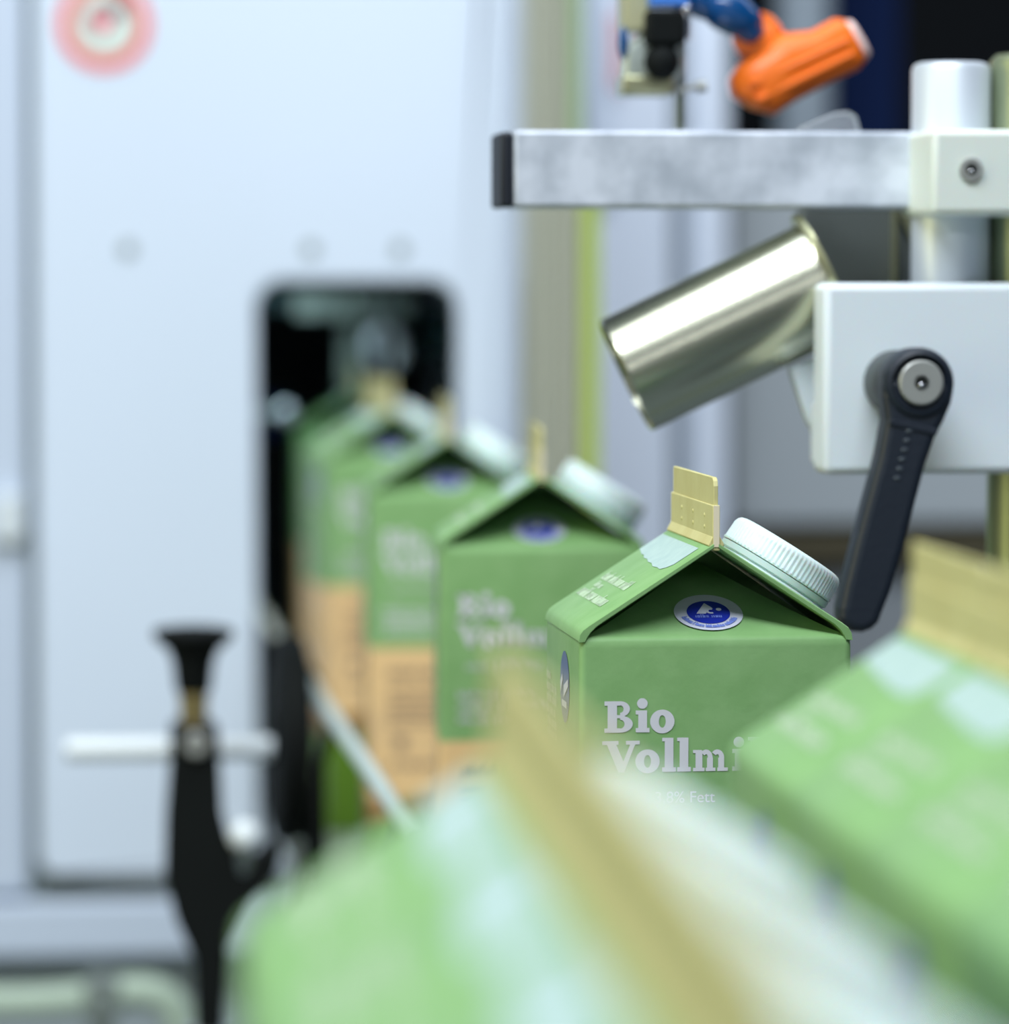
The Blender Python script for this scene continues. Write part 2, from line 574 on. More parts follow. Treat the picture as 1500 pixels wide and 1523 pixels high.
def make_carton(label):
    t = thing('milk_carton', label, 'carton', (0, 0, 0))
    # body with rounded corners and a soft top score line
    bm = bmesh.new()
    rings = []
    for z, ins in ((0.0, 0.0012), (0.0015, 0), (0.06, 0), (0.12, 0), (CH - 0.0030, 0), (CH - 0.0014, 0.00015), (CH - 0.0005, 0.0006), (CH, 0.0016)):
        h = HW - ins
        rings.append([bm.verts.new((x, y, z)) for x, y in rrect(-h, -h, h, h, 0.0019, 5)])
    for r0, r1 in zip(rings, rings[1:]):
        n = len(r0)
        for i in range(n):
            bm.faces.new((r0[i], r0[(i + 1) % n], r1[(i + 1) % n], r1[i]))
    bm.faces.new(rings[0][::-1])
    bm.faces.new(rings[-1])
    # the folded-in gable triangle at each end, gently dished
    for e in (-1, 1):
        N = 10
        g = {}
        for i in range(N + 1):                     # i: from base to apex
            f = i / N
            for j in range(N - i + 1):
                s = (j / (N - i) if N > i else 0.5) * 2 - 1
                x = s * 0.0338 * (1 - f)
                y = e * (0.0340 - 0.0335 * f)
                z = CH - 0.0003 + TRISE * (f ** 1.1)
                g[i, j] = bm.verts.new((x, y, z))
        for i in range(N):
            for j in range(N - i):
                bm.faces.new((g[i, j], g[i, j + 1], g[i + 1, j]))
                if j < N - i - 1:
                    bm.faces.new((g[i, j + 1], g[i + 1, j + 1], g[i + 1, j]))
    # folded board at mid depth closes the hollow under the roof
    bm_prism([(-0.0325, -0.0004, CH), (0.0325, -0.0004, CH), (0, -0.0004, CH + RISE - 0.0012)], (0, 0.0008, 0), bm)
    finish(bm, 'body', M['board'], t, angle=50)
    # two roof panels
    for sgn in (-1, 1):
        top, bot = roof_side(sgn)
        loop = top + bot
        bm = bmesh.new()
        ys = [-0.0352, -0.0346, 0.0346, 0.0352]
        ins = [0.0003, 0, 0, 0.0003]
        rings = []
        c = Vector((sum(p[0] for p in loop) / len(loop), sum(p[1] for p in loop) / len(loop)))
        for y, k in zip(ys, ins):
            rings.append([bm.verts.new((x, y, z - (k if (i < 5) else -k))) for i, (x, z) in enumerate(loop)])
        for r0, r1 in zip(rings, rings[1:]):
            n = len(r0)
            for i in range(n):
                bm.faces.new((r0[i], r0[(i + 1) % n], r1[(i + 1) % n], r1[i]))
        bm.faces.new(rings[0][::-1])
        bm.faces.new(rings[-1])
        finish(bm, 'roof_panel', M['board'], t, angle=40)
    # sealed fin: a thicker crimped flange below, thinner lip above
    bm = bm_box((-0.00095, -0.0349, CH + RISE - 0.002), (0.00095, 0.0352, CH + RISE + 0.0096))
    for s in (-1, 1):                                  # flared foot where the fin meets the roof
        bm_prism([(s * 0.0009, -0.0349, CH + RISE + 0.0018), (s * 0.0022, -0.0349, CH + RISE - 0.0006), (s * 0.0009, -0.0349, CH + RISE - 0.0016)], (0, 0.0698, 0), bm)
    fin = finish(bm, 'seal_fin', [M['fin'], M['fin_edge']], t, smooth=False, bevel=0.0003)
    z0, z1 = CH + RISE + 0.009, CH + RISE + 0.0166
    lip = [(0, -0.0340, z0), (0, -0.0340, z1 - 0.0022), (0, -0.0334, z1 - 0.0008), (0, -0.0318, z1), (0, 0.0335, z1), (0, 0.0335, z0)]
    finish(bm_prism([(-0.0006, y, z) for _, y, z in lip], (0.0012, 0, 0)), 'seal_lip', M['fin'], fin, smooth=False, bevel=0.0002)
    bm = bmesh.new()
    for s in (-1, 1):
        for k in range(3):
            y = -0.022 + k * 0.019 + (0.0015 if s > 0 else 0)
            for zz in (0.0035, 0.0065):
                bm_ball((s * 0.00095, y, CH + RISE + zz), 0.0006, bm, 8, (0.4, 1.5, 1))
    finish(bm, 'crimp_marks', M['fin'], fin)
    finish(bm_box((-0.00075, -0.03515, CH + RISE - 0.001), (0.00075, -0.03475, CH + RISE + 0.0095)), 'cut_edge', M['fin_edge'], fin, smooth=False)
    # screw cap on the panel towards +x
    ang = math.atan2(RISE - 0.0035, 0.0312)
    nrm = Vector((math.sin(ang), 0, math.cos(ang)))
    down = Vector((math.cos(ang), 0, -math.sin(ang)))
    c0 = Vector((0.0006, 0, CH + RISE)) + down * 0.0228
    cap = finish(bm_lathe([(0.0152, 0.0035), (0.0163, 0.0036), (0.0163, 0.0042), (0.0161, 0.0043), (0.0160, 0.0086), (0.0157, 0.0096), (0.0150, 0.0103), (0.0140, 0.0106), (0.0138, 0.0104)],
                          304, None, c0, nrm, True, ((2, 3, 4), 0.00011)), 'screw_cap', M['cap'], t, angle=60)
    finish(bm_lathe([(0.0158, 0.0016), (0.0162, 0.0018), (0.0162, 0.0032), (0.0157, 0.0035)], 96, None, c0, nrm), 'tamper_ring', M['cap'], cap)
    finish(bm_lathe([(0.0166, -0.0006), (0.0166, 0.0006), (0.0163, 0.0010), (0.0155, 0.0012), (0.0155, 0.0018)], 96, None, c0, nrm), 'spout_flange', M['cap'], cap)

    # printing on the front: the two words
    def front(u, v, lift=0.00015):
        return (-HW + u, -HW - lift, CH - v)
    H = 0.0080
    polys = []
    for g, x in ((g_B, 0), (g_i, 1.0), (g_o, 1.47)):
        polys += shift(g(), x, 0)
    for g, x in ((g_V, -0.05), (g_o, 1.0), (g_l, 1.85), (g_l, 2.33), (g_m, 2.84), (g_i, 4.10), (g_l, 4.60), (g_c, 5.10), (g_h, 5.85)):
        polys += shift(g(), x, -0.0101 / H)
    bm = bm_print(polys, lambda x, y: front(0.0064 + x * H, 0.0245 - y * H))
    for x, y in ():
        pass
    finish(bm, 'lettering', M['print_white'], t, smooth=False)
    bm = bm_print(font_polys('mind. 3,8% Fett', 0.0041), lambda x, y: front(0.0064 + 0.0155 + x, 0.0425 - y))
    bm_print(scribble(0.026, 0.0019, 5), lambda x, y: front(0.0064 + x, 0.0525 - y), bm)
    bm_print(scribble(0.030, 0.0019, 6), lambda x, y: front(0.0064 + x, 0.0565 - y), bm)
    bm_print(scribble(0.022, 0.0019, 8), lambda x, y: front(0.0064 + x, 0.0605 - y), bm)
    finish(bm, 'small_lettering', M['print_white'], t, smooth=False)
    bm = bm_print(scribble(0.050, 0.0030, 11), lambda x, y: front(0.0085 + x, 0.080 - y))
    for k in range(5):
        bm_print(scribble(0.045 - 0.006 * (k % 3), 0.0016, 20 + k), lambda x, y: front(0.0085 + x, 0.086 + 0.0036 * k - y), bm)
    bm_print(disc(0.014, 0, 0.0028), lambda x, y: front(x, 0.108 - y), bm)
    bm_print(scribble(0.040, 0.0024, 31), lambda x, y: front(0.0085 + x, 0.119 - y), bm)
    finish(bm, 'brown_lettering', M['brownink'], t, smooth=False)

    # printing on the left face (towards -x): u runs from the back edge to the front edge
    def left(u, v, lift=0.00015):
        return (-HW - lift, HW - u, CH - v)
    bm = bm_print(disc(0, 0, 0.0094, 40), lambda x, y: left(0.0415 + x, 0.0155 - y))
    seal = finish(bm, 'side_seal', M['slate'], t, smooth=False)
    bm = bm_print([[(x * 0.0085, y * 0.0085) for x, y in q] for q in ([(-0.9, -0.25), (-0.35, 0.2), (-0.5, 0.38), (-0.95, 0.1)], [(-0.2, -0.35), (0.95, 0.1), (0.9, 0.32), (-0.1, 0.05)], [(-0.6, -0.62), (0.6, -0.62), (0.6, -0.42), (-0.6, -0.42)])],
                  lambda x, y: left(0.0415 + x, 0.0155 - y, 0.0003))
    finish(bm, 'seal_mark', M['sealwhite'], seal, smooth=False)
    bm = bmesh.new()
    for k in range(6):
        bm_print(scribble(0.021 if k else 0.009, 0.0020, 40 + k), lambda x, y: left(0.003 + x, 0.0165 + 0.0031 * k - y), bm)
    for k in range(7):
        bm_print(scribble(0.032 if k > 2 else 0.018, 0.0020, 50 + k), lambda x, y: left(0.003 + x, 0.038 + 0.0036 * k - y), bm)
    finish(bm, 'side_lettering', M['roof_print'], t, smooth=False)
    # left roof: date text rows and the unprinted patch beside the fin
    dn = Vector((-math.cos(ang), 0, -math.sin(ang)))
    nl = Vector((-math.sin(ang), 0, math.cos(ang)))

    def roof(u, s, lift=0.00012):
        p = Vector((-0.0006, 0, CH + RISE)) + dn * s + nl * lift
        return (p.x, HW - u, p.z)
    bm = bm_print(scribble(0.046, 0.0026, 61), lambda x, y: roof(0.008 + x, 0.0245 - y))
    bm_print(scribble(0.012, 0.0016, 64), lambda x, y: roof(0.012 + x, 0.0275 - y), bm)
    bm_print(scribble(0.048, 0.0028, 62), lambda x, y: roof(0.006 + x, 0.0320 - y), bm)
    finish(bm, 'roof_lettering', M['roof_print'], t, smooth=False)
    edge = [(0.0015, 0.0108), (0.006, 0.0112), (0.012, 0.0120), (0.016, 0.0119), (0.021, 0.0128), (0.027, 0.0127), (0.032, 0.0134), (0.038, 0.0133), (0.044, 0.0141), (0.051, 0.0138), (0.056, 0.0140), (0.060, 0.0128), (0.063, 0.0110)]
    bm = bm_print([[(0.0015, 0.0033)] + edge + [(0.063, 0.0033)]], lambda x, y: roof(x, y))
    finish(bm, 'date_patch', M['patch'], t, smooth=False)

    # round emblem on the gable triangle
    slope = math.atan2(TRISE, 0.0335)

    def tri(x, y, lift=0.0):
        f = (0.0102 + y * math.cos(slope)) / 0.0335
        return (-0.0002 + x, -0.0340 + 0.0335 * f - lift * math.sin(slope), CH - 0.0003 + TRISE * (max(f, 0) ** 1.1) + 0.0004 + lift)

    def tdisc(r, seg=48, rin=None):
        out = []
        nr = 6
        for a in range(seg):
            for k in range(nr):
                r0, r1 = (rin or 0) + (r - (rin or 0)) * k / nr, (rin or 0) + (r - (rin or 0)) * (k + 1) / nr
                t0, t1 = 2 * PI * a / seg, 2 * PI * (a + 1) / seg
                q = [(r0 * math.cos(t0), r0 * math.sin(t0)), (r1 * math.cos(t0), r1 * math.sin(t0)), (r1 * math.cos(t1), r1 * math.sin(t1)), (r0 * math.cos(t1), r0 * math.sin(t1))]
                out.append(q if r0 > 0 else q[1:])
        return out
    em = finish(bm_print(tdisc(0.0089), lambda x, y: tri(x, y, 0.0001)), 'emblem', M['sealwhite'], t, smooth=False)
    finish(bm_print(tdisc(0.0056), lambda x, y: tri(x, y, 0.00025)), 'emblem_disc', M['blue'], em, smooth=False)
    k = 0.0056
    sym = [[(-0.58 * k, -0.15 * k), (-0.10 * k, 0.78 * k), (0.22 * k, 0.36 * k), (-0.02 * k, 0.10 * k), (-0.14 * k, -0.15 * k)]]
    sym += [[(x * k, y * k) for x, y in q] for q in arc(0.12, 0.08, 0.24, 0.11, 60, 300, 10)] + shift(disc(0, 0, 0.13 * k, 12), 0.5 * k, 0.22 * k)
    finish(bm_print(sym, lambda x, y: tri(x, y, 0.0004)), 'emblem_symbol', M['sealwhite'], em, smooth=False)
    bm = bm_print(scribble(0.0075, 0.0011, 71, (5, 5)), lambda x, y: tri(x - 0.0037, y - 0.0028, 0.0004))
    for q in range(26):                                # worn ring of tiny letters
        a = math.radians(200 + q * 5.4)
        pol = shift(scribble(0.0008, 0.0011, 80 + q), -0.0004, -0.0005)
        rot = a + PI / 2
        bm_print([[(x * math.cos(rot) - y * math.sin(rot) + 0.0072 * math.cos(a), x * math.sin(rot) + y * math.cos(rot) + 0.0072 * math.sin(a)) for x, y in p] for p in pol],
                 lambda x, y: tri(x, y, 0.0003), bm)
    finish(bm, 'emblem_lettering', M['lightblue'], em, smooth=False)
    return t


LANE = P(1065, 808, YA).x
carton0 = make_carton('sharply focused green milk carton with white screw cap, in front of the black clamping lever')
carton0.location = (LANE, YA + 0.035, Z_BELT)
carton0['group'] = 'milk cartons standing on the conveyor'


def place(apx, y_front, label, yaw=0.0, x=None, z=Z_BELT):
    c = copy_tree(carton0)
    c['label'] = label
    X = P(apx, 700, y_front).x - 0.035 * math.sin(yaw) if x is None else x
    c.location = (X, y_front + 0.035, z)
    c.rotation_euler = (0, 0, yaw)
    return c


place(805, 1.400, 'green milk carton directly behind the sharp one, its emblem and fin half blurred', math.radians(-4.0))
place(668, 1.768, 'blurred green carton third in line from the sharp one, just before the machine opening', math.radians(-2.5))
place(586, 2.135, 'very blurred green carton standing at the mouth of the machine opening', math.radians(7.0))
place(532, 2.500, 'faint green carton inside the dark machine opening, last of the line')
def queue(back, ang, labels):
    """tightly packed cartons from the point at the back of the first ridge towards the lens"""
    d = Vector((-math.sin(ang), math.cos(ang), 0))
    for k, lab in enumerate(labels):
        pc = back - d * (0.035 + 0.0715 * k)
        place(0, 0, lab, ang, x=0).location = (pc.x, pc.y, Z_BELT)


queue(Vector((LANE - 0.0048, 0.774, 0)), math.radians(-1.2),
      ('blurred green carton heading the right front queue, just this side of the sharp carton',
       'second blurred carton from the back of the right front queue, cut by the picture edge',
       'third carton from the back of the right front queue, low at the picture edge',
       'carton of the right front queue nearest the lens, filling the bottom corner of the picture'))
queue(P(738, 1122, 0.565), math.radians(-2.0),
      ('strongly blurred carton heading the left front queue, farthest from the lens',
       'second strongly blurred carton of the left front queue, white cap melting into the next',
       'third strongly blurred carton of the left front queue along the bottom edge',
       'carton nearest the lens in the left front queue, only its fin tip in the picture'))

# ------------------------------------------------------------ conveyor and guide rail
t = thing('conveyor', 'grey conveyor belt carrying the milk cartons out of the machine opening', 'conveyor', (LANE, 1.2, 0))
finish(bm_box(rel(t, (LANE - 0.042, 0.10, Z_BELT - 0.012)), rel(t, (LANE + 0.042, 3.0, Z_BELT))), 'belt', M['belt'], t, smooth=False, bevel=0.002)
finish(bm_box(rel(t, (LANE - 0.170, 0.10, Z_BELT - 0.012)), rel(t, (LANE - 0.054, 0.95, Z_BELT))), 'side_belt', M['belt'], t, smooth=False, bevel=0.002)
for sx in (-0.048, 0.0425):
    finish(bm_box(rel(t, (LANE + sx, 0.10, Z_BELT - 0.030)), rel(t, (LANE + sx + 0.006, 3.0, Z_BELT - 0.003))), 'side_frame', M['steel'], t, smooth=False)
finish(bm_box(rel(t, (LANE - 0.178, 0.10, Z_BELT - 0.030)), rel(t, (LANE - 0.172, 0.95, Z_BELT - 0.003))), 'side_frame', M['steel'], t, smooth=False)
for yy in (0.3, 1.3, 2.2):
    finish(bm_box(rel(t, (LANE - 0.04, yy, 0)), rel(t, (LANE + 0.04, yy + 0.05, Z_BELT - 0.012))), 'leg', M['steel'], t, smooth=False)

XG = P(60 + 395 * 1.0, 1010, 1.93).x
t = thing('guide_rail', 'pale straight guide rail slanting beside the row of cartons', 'rail', P(528, 1125, 1.63))
a, b = P(455, 1003, 1.95), P(622, 1262, 1.355)
a.x = b.x = (a.x + b.x) / 2
a.z = b.z = P(528, 1118, 1.63).z
finish(bm_tube([rel(t, a), rel(t, b)], 0.0033, 16), 'rail_rod', M['rail'], t)
a2 = Vector((a.x, 2.42, a.z))
finish(bm_tube([rel(t, a), rel(t, a2)], 0.0030, 16), 'rear_rod', M['post'], t)  # same rail continued, its shade in the opening put into a duller colour
finish(bm_tube([rel(t, a + Vector((0, -0.02, 0))), rel(t, a + Vector((0, 0.03, 0)))], 0.0058, 20), 'coupling', M['blacksoft'], t)
for yy in (1.76, 1.42):
    finish(bm_tube([rel(t, Vector((a.x, yy, a.z))), rel(t, Vector((a.x - 0.006, yy, a.z - 0.02))), rel(t, Vector((LANE - 0.0515, yy, Z_BELT - 0.02)))], 0.0025, 12), 'rail_bracket', M['blacksoft'], t)

# black wheel seen at a slant beside the opening
c = P(429, 1098, 1.86)
t = thing('hand_wheel', 'black rounded wheel seen edge on below the guide rail', 'wheel', c)
ax = Vector((-0.998, -0.04, 0.02))
R = 155 / FPX * 1.86
finish(bm_lathe([(R * 0.86, -0.0075), (R * 0.97, -0.006), (R, -0.003), (R, 0.003), (R * 0.97, 0.006), (R * 0.86, 0.0075)], 56, None, (0, 0, 0), ax), 'wheel_rim', M['blacksoft'], t)
finish(bm_lathe([(0.012, 0.006), (0.012, 0.0085), (0.010, 0.009)], 24, None, (0, 0, 0), ax), 'hub', M['blacksoft'], t)
finish(bm_tube([(0, 0, 0), (0.012, 0.004, -0.03), rel(t, Vector((LANE - 0.054, c.y + 0.01, Z_BELT - 0.02)))], 0.004, 12), 'axle', M['blacksoft'], t)

# ------------------------------------------------------------ black bracket with clamping knob (two things: bracket, cross rod)
YB = 1.74
sB = YB / FPX / math.cos(YAW) ** 2 * 1.0


def pv(px, py, Y=YB):
    return P(px, py, Y)


base = pv(290, 1523)
t = thing('rail_bracket', 'black plastic bracket with flared clamping knob before the white cabinet', 'bracket', (base.x, YB, 0))


def outline(pts, Y, th, tt, name, m, bev=None):
    return finish(bm_prism([rel(tt, P(x, y, Y)) for x, y in pts], (0, th, 0)), name, m, tt, smooth=False, bevel=bev)


outline([(256, 1078), (324, 1078), (328, 1142), (331, 1210), (345, 1262), (372, 1286), (408, 1252), (420, 1262), (412, 1300), (372, 1345), (340, 1410), (334, 1500), (332, 1640), (296, 1640),
         (292, 1490), (290, 1430), (262, 1370), (246, 1310), (248, 1220), (254, 1140)], YB, 0.022, t, 'arm', M['blacksoft'], 0.002)
pm = P(314, 1640, YB)
finish(bm_tube([rel(t, (pm.x, YB + 0.011, pm.z + 0.03)), rel(t, (pm.x, YB + 0.011, 0))], 0.012, 16), 'support_post', M['steel'], t)
k0 = rel(t, P(289, 1034, YB)) + Vector((0, 0.011, 0))
s = 1 / FPX * YB
finish(bm_lathe([(24 * s, 0), (27 * s, 6 * s), (31 * s, 45 * s), (38 * s, 64 * s), (57 * s, 80 * s), (61 * s, 88 * s), (58 * s, 96 * s), (40 * s, 99 * s)], 36, None, k0, (0, 0, 1)), 'clamping_knob', M['blacksoft'], t)
finish(bm_lathe([(21 * s, -46 * s), (21 * s, -20 * s), (22 * s, -18 * s), (22 * s, 2 * s)], 24, None, k0, (0, 0, 1)), 'brass_neck', M['brass'], t)
kb = rel(t, P(291, 1106, YB))
finish(bm_lathe([(19 * s, 0.002), (19 * s, -0.003), (15 * s, -0.0045), (9 * s, -0.0045), (8 * s, -0.0025)], 24, None, kb, (0, 1, 0)), 'clamp_bolt', M['screw'], t)
rt = thing('cross_rod', 'white horizontal rod passing behind the black bracket', 'rod', P(250, 1113, YB + 0.045))
r0, r1 = P(98, 1115, YB + 0.045), P(404, 1112, YB + 0.045)
finish(bm_lathe([(15.5 * s, 0), (17 * s, 0.0015), (17 * s, (r1 - r0).length - 0.0015), (15.5 * s, (r1 - r0).length)], 24, None, rel(rt, r0), (r1 - r0)), 'rod_body', M['whiterod'], rt)
rm = P(290, 1113, YB + 0.03)
finish(bm_tube([rel(rt, (rm.x, YB + 0.021, rm.z)), rel(rt, (rm.x, YB + 0.05, rm.z))], 0.004, 12), 'clamp_pin', M['screw'], rt)
bt = thing('ball_knob', 'shiny round knob beside the black bracket, white for its bright highlight', 'knob', P(364, 1243, YB))
finish(bm_ball((0, 0, 0), 24 * s, None, 24), 'ball', M['whiterod'], bt)  # lamp highlight on the shiny ball put into plain white
finish(bm_tube([(0, 0, 0), rel(bt, P(362, 1300, YB) + Vector((0, 0.004, 0)))], 0.004, 14), 'stem', M['steel'], bt)

# ------------------------------------------------------------ filling machine cabinet
YC = 2.30
t = thing('filling_machine', 'large white enamelled machine cabinet with a rounded dark opening', 'machine', (P(420, 800, YC).x, YC, 0))


def XZ(px, py, Y=YC):
    p = P(px, py, Y)
    return p.x - t.location.x, p.z


def rr_px(x0, y0, x1, y1, r, n=8, Y=YC):
    ax_, az = XZ(x0, y1, Y)
    bx, bz = XZ(x1, y0, Y)
    return rrect(ax_, az, bx, bz, r / FPX * Y, n)


hole = rr_px(384, 420, 680, 1275, 42)
finish(bm_holed(rr_px(58, -420, 742, 1306, 34), hole, 0.0, 0.012), 'door_panel', M['cab'], t, angle=40, bevel=0.003)
finish(bm_holed(rr_px(30, -460, 742, 1345, 6), rr_px(380, 416, 684, 1280, 44), 0.0125, 0.022), 'door_gasket', M['gasket'], t, smooth=False)
# bright rounded corner of the housing, right of the door
a = XZ(742, -460)
b = XZ(780, 1345)
cx = (a[0] + b[0]) / 2
pts = [(a[0] - 0.001, 0.004)]
for i in range(9):
    q = PI / 2 * i / 8
    pts.append((b[0] - 0.014 + 0.014 * math.sin(q), 0.014 - 0.014 * math.cos(q)))
pts += [(b[0], 0.5), (b[0] - 0.01, 0.5), (b[0] - 0.01, 0.03), (a[0] - 0.001, 0.03)]
finish(bm_prism([(x, y, b[1]) for x, y in pts], (0, 0, a[1] - b[1])), 'rounded_corner', M['cab'], t, angle=40)
# left neighbour panel with hinge
la, lb = XZ(-700, 1345), XZ(34, -460)
finish(bm_box((la[0], 0.0, la[1]), (lb[0], 0.02, lb[1])), 'side_panel', M['cab2'], t, bevel=0.004)
hz = XZ(14, 770)
hg = finish(bm_lathe([(0.006, -0.013), (0.0075, -0.012), (0.0075, 0.012), (0.006, 0.013)], 20, None, (hz[0], -0.004, hz[1]), (0, 0, 1)), 'hinge', M['whiterod'], t)
hz = XZ(-10, 800)
finish(bm_box((hz[0], -0.003, hz[1] - 0.0025), (hz[0] + 0.018, 0.003, hz[1] + 0.0025)), 'hinge_shadow_gap', M['seam'], hg, smooth=False)
a, b = XZ(60, 1322), XZ(700, 1304)
finish(bm_box((a[0], 0.004, a[1]), (b[0], 0.0125, b[1])), 'bottom_seal', M['seam'], t, smooth=False)
# lower panels and plinth
a, b = XZ(-700, 1436), XZ(700, 1330)
finish(bm_box((a[0], -0.006, a[1]), (b[0], 0.04, b[1])), 'lower_panel', M['cab2'], t, bevel=0.003)
a, b = XZ(-700, 1436), XZ(700, 1436)
finish(bm_box((a[0], 0.03, -CAMZ * 0 + 0.0), (b[0], 0.6, a[1])), 'plinth', mat('plinth_grey', (172, 184, 192), 0.5), t, smooth=False)
# inside: dark box around the opening
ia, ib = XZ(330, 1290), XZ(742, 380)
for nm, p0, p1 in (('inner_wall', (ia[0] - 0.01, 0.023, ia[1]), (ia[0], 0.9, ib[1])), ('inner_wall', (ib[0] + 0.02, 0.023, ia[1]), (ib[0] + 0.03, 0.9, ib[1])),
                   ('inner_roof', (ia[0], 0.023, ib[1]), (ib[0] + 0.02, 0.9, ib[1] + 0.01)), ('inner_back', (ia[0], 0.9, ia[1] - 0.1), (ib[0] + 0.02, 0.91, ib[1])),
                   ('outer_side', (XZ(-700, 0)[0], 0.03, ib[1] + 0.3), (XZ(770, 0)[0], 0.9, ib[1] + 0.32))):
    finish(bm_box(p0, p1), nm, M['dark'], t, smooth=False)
YI = 2.62


def inner(x0, y0, x1, y1, Y, th, name, m, bev=0.002):
    p0, p1 = pbox(x0, y0, x1, y1, Y, th)
    return finish(bm_box(rel(t, p0), rel(t, p1)), name, m, t, bevel=bev)


inner(440, 438, 612, 472, 2.5, 0.05, 'cross_bar', M['grey'])
inner(508, 470, 536, 580, 2.52, 0.02, 'hanger', M['grey'])
inner(632, 462, 684, 528, 2.6, 0.02, 'tinted_panel', M['teal'])  # teal glow at the right of the opening, put into a panel's colour
inner(388, 424, 440, 462, 2.6, 0.02, 'tinted_panel', M['teal'])  # teal glow at the upper left, painted the same way
inner(384, 590, 420, 650, 2.6, 0.02, 'tinted_panel', M['navy'])
rc = rel(t, P(572, 520, 2.42))
ringpts = [(rc + Vector((0.0085 * math.cos(q), 0, 0.012 * math.sin(q)))) for q in [math.radians(-60 + 300 * i / 24) for i in range(25)]]
finish(bm_tube(ringpts, 0.0035, 14), 'steel_loop', M['alu'], t)
finish(bm_tube([rc + Vector((0, 0, 0.012)), rc + Vector((0, 0.06, 0.05))], 0.003, 12), 'loop_arm', M['steel'], t)
finish(bm_ball(rel(t, P(425, 615, 2.4)), 0.0055), 'bokeh_ball', M['alu'], t)  # added ball that catches light as a soft blurred disc
finish(bm_tube([rel(t, P(425, 615, 2.405)), rel(t, P(370, 618, 2.405))], 0.003, 10), 'bokeh_ball_stem', M['grey'], t)
for sx, sy in ((190, 370), (462, 370), (595, 370)):
    x, z = XZ(sx, sy)
    sw = finish(bm_lathe([(0.0042, 0), (0.0040, 0.0012), (0.0026, 0.002)], 20, None, (x, 0, z), (0, -1, 0)), 'panel_screw', M['gasket'], t)
# round warning sign
x, z = XZ(155, 36)
q = 1 / FPX * YC
sign = finish(bm_lathe([(70 * q, 0), (70 * q, 0.0006)], 64, None, (x, 0, z), (0, -1, 0)), 'round_sign', M['signwhite'], t, smooth=False)
finish(bm_print(arc(0, 0, 68 * q, 49 * q, 0, 360, 56), lambda u, v: (x + u, -0.0009, z + v)), 'sign_ring', M['red'], sign, smooth=False)
finish(bm_print(arc(0, 0, 44 * q, 26 * q, 0, 360, 40), lambda u, v: (x + u, -0.0009, z + v)), 'sign_inner_ring', M['signgreen'], sign, smooth=False)
heart = []
for i in range(40):
    tt = 2 * PI * i / 40
    heart.append((16 * math.sin(tt) ** 3, 13 * math.cos(tt) - 5 * math.cos(2 * tt) - 2 * math.cos(3 * tt) - math.cos(4 * tt)))
finish(bm_print([[(u * 1.35 * q - 5 * q, v * 1.35 * q + 4 * q) for u, v in heart]], lambda u, v: (x + u, -0.0011, z + v)), 'sign_heart', M['signred'], sign, smooth=False)
finish(bm_print([rect(10 * q, 14 * q, 32 * q, 34 * q)], lambda u, v: (x + u, -0.0013, z + v)), 'sign_device', M['teal'], sign, smooth=False)

# pipes at the foot of the cabinet
YP = 2.2
pth = [P(-40, 1492, YP), P(60, 1490, YP), P(130, 1484, YP)]
o = tag(finish(bm_tube([Vector(p) for p in pth], 0.0085, 16), 'pipe', M['pipe']), 'pale green straight pipe low before the cabinet plinth', 'pipe')
pts = [P(172, 1476, YP), P(200, 1474, YP), P(228, 1476, YP), P(250, 1487, YP), P(264, 1506, YP), P(270, 1530, YP), P(271, 1700, YP)]
pts.append(Vector((pts[-1].x, YP, 0)))
o = tag(finish(bm_tube(pts, 0.009, 16), 'bent_pipe', M['pipe']), 'pale green pipe bending down to the floor beside the cabinet plinth', 'pipe')
o = thing('pipe_coupling', 'grey coupling block joining the two pale green pipes', 'coupling', P(151, 1482, YP))
finish(bm_box((-0.009, -0.011, -0.012), (0.009, 0.011, 0.012)), 'coupling_block', M['grey'], o, bevel=0.002)
finish(bm_box((-0.006, -0.006, rel(o, (0, 0, 0)).z), (0.006, 0.006, -0.011)), 'coupling_foot', M['grey'], o, smooth=False)

# ------------------------------------------------------------ posts and enclosure behind, to the right of the cabinet
YPo = 2.12
p0, p1 = pbox(783, -300, 864, 1500, YPo, 0.03)
t = thing('steel_post', 'tall grey steel profile post beside the white cabinet', 'post', ((p0.x + p1.x) / 2, YPo, 0))
xs = [783, 800, 806, 822, 828, 843, 847, 864]
prof = []
for i, x in enumerate(xs):
    prof.append((P(x, 500, YPo).x, YPo + (0.006 if i in (1, 2, 5, 6) else 0.0)))
prof = [(P(783, 500, YPo).x, YPo), (P(799, 500, YPo).x, YPo), (P(803, 500, YPo).x, YPo + 0.006), (P(814, 500, YPo).x, YPo + 0.006), (P(818, 500, YPo).x, YPo), (P(834, 500, YPo).x, YPo),
        (P(838, 500, YPo).x, YPo + 0.006), (P(846, 500, YPo).x, YPo + 0.006), (P(850, 500, YPo).x, YPo), (P(864, 500, YPo).x, YPo), (P(864, 500, YPo).x, YPo + 0.03), (P(783, 500, YPo).x, YPo + 0.03)]
finish(bm_prism([rel(t, (x, y, 0)) for x, y in prof], (0, 0, p1.z)), 'profile', M['post'], t, smooth=False, bevel=0.0008)
a = P(847, -300, YPo - 0.001)
b = P(865, 250, YPo - 0.001)
finish(bm_box(rel(t, (a.x, YPo - 0.003, b.z)), rel(t, (b.x, YPo, a.z))), 'cover_strip', mat('sage_strip', (150, 172, 132), 0.5), t, smooth=False)
a, b = P(865, 250, YPo), P(889, 1500, YPo)
finish(bm_box(rel(t, (a.x, YPo - 0.002, 0)), rel(t, (b.x, YPo + 0.02, a.z))), 'edge_strip', M['green'], t, smooth=False)


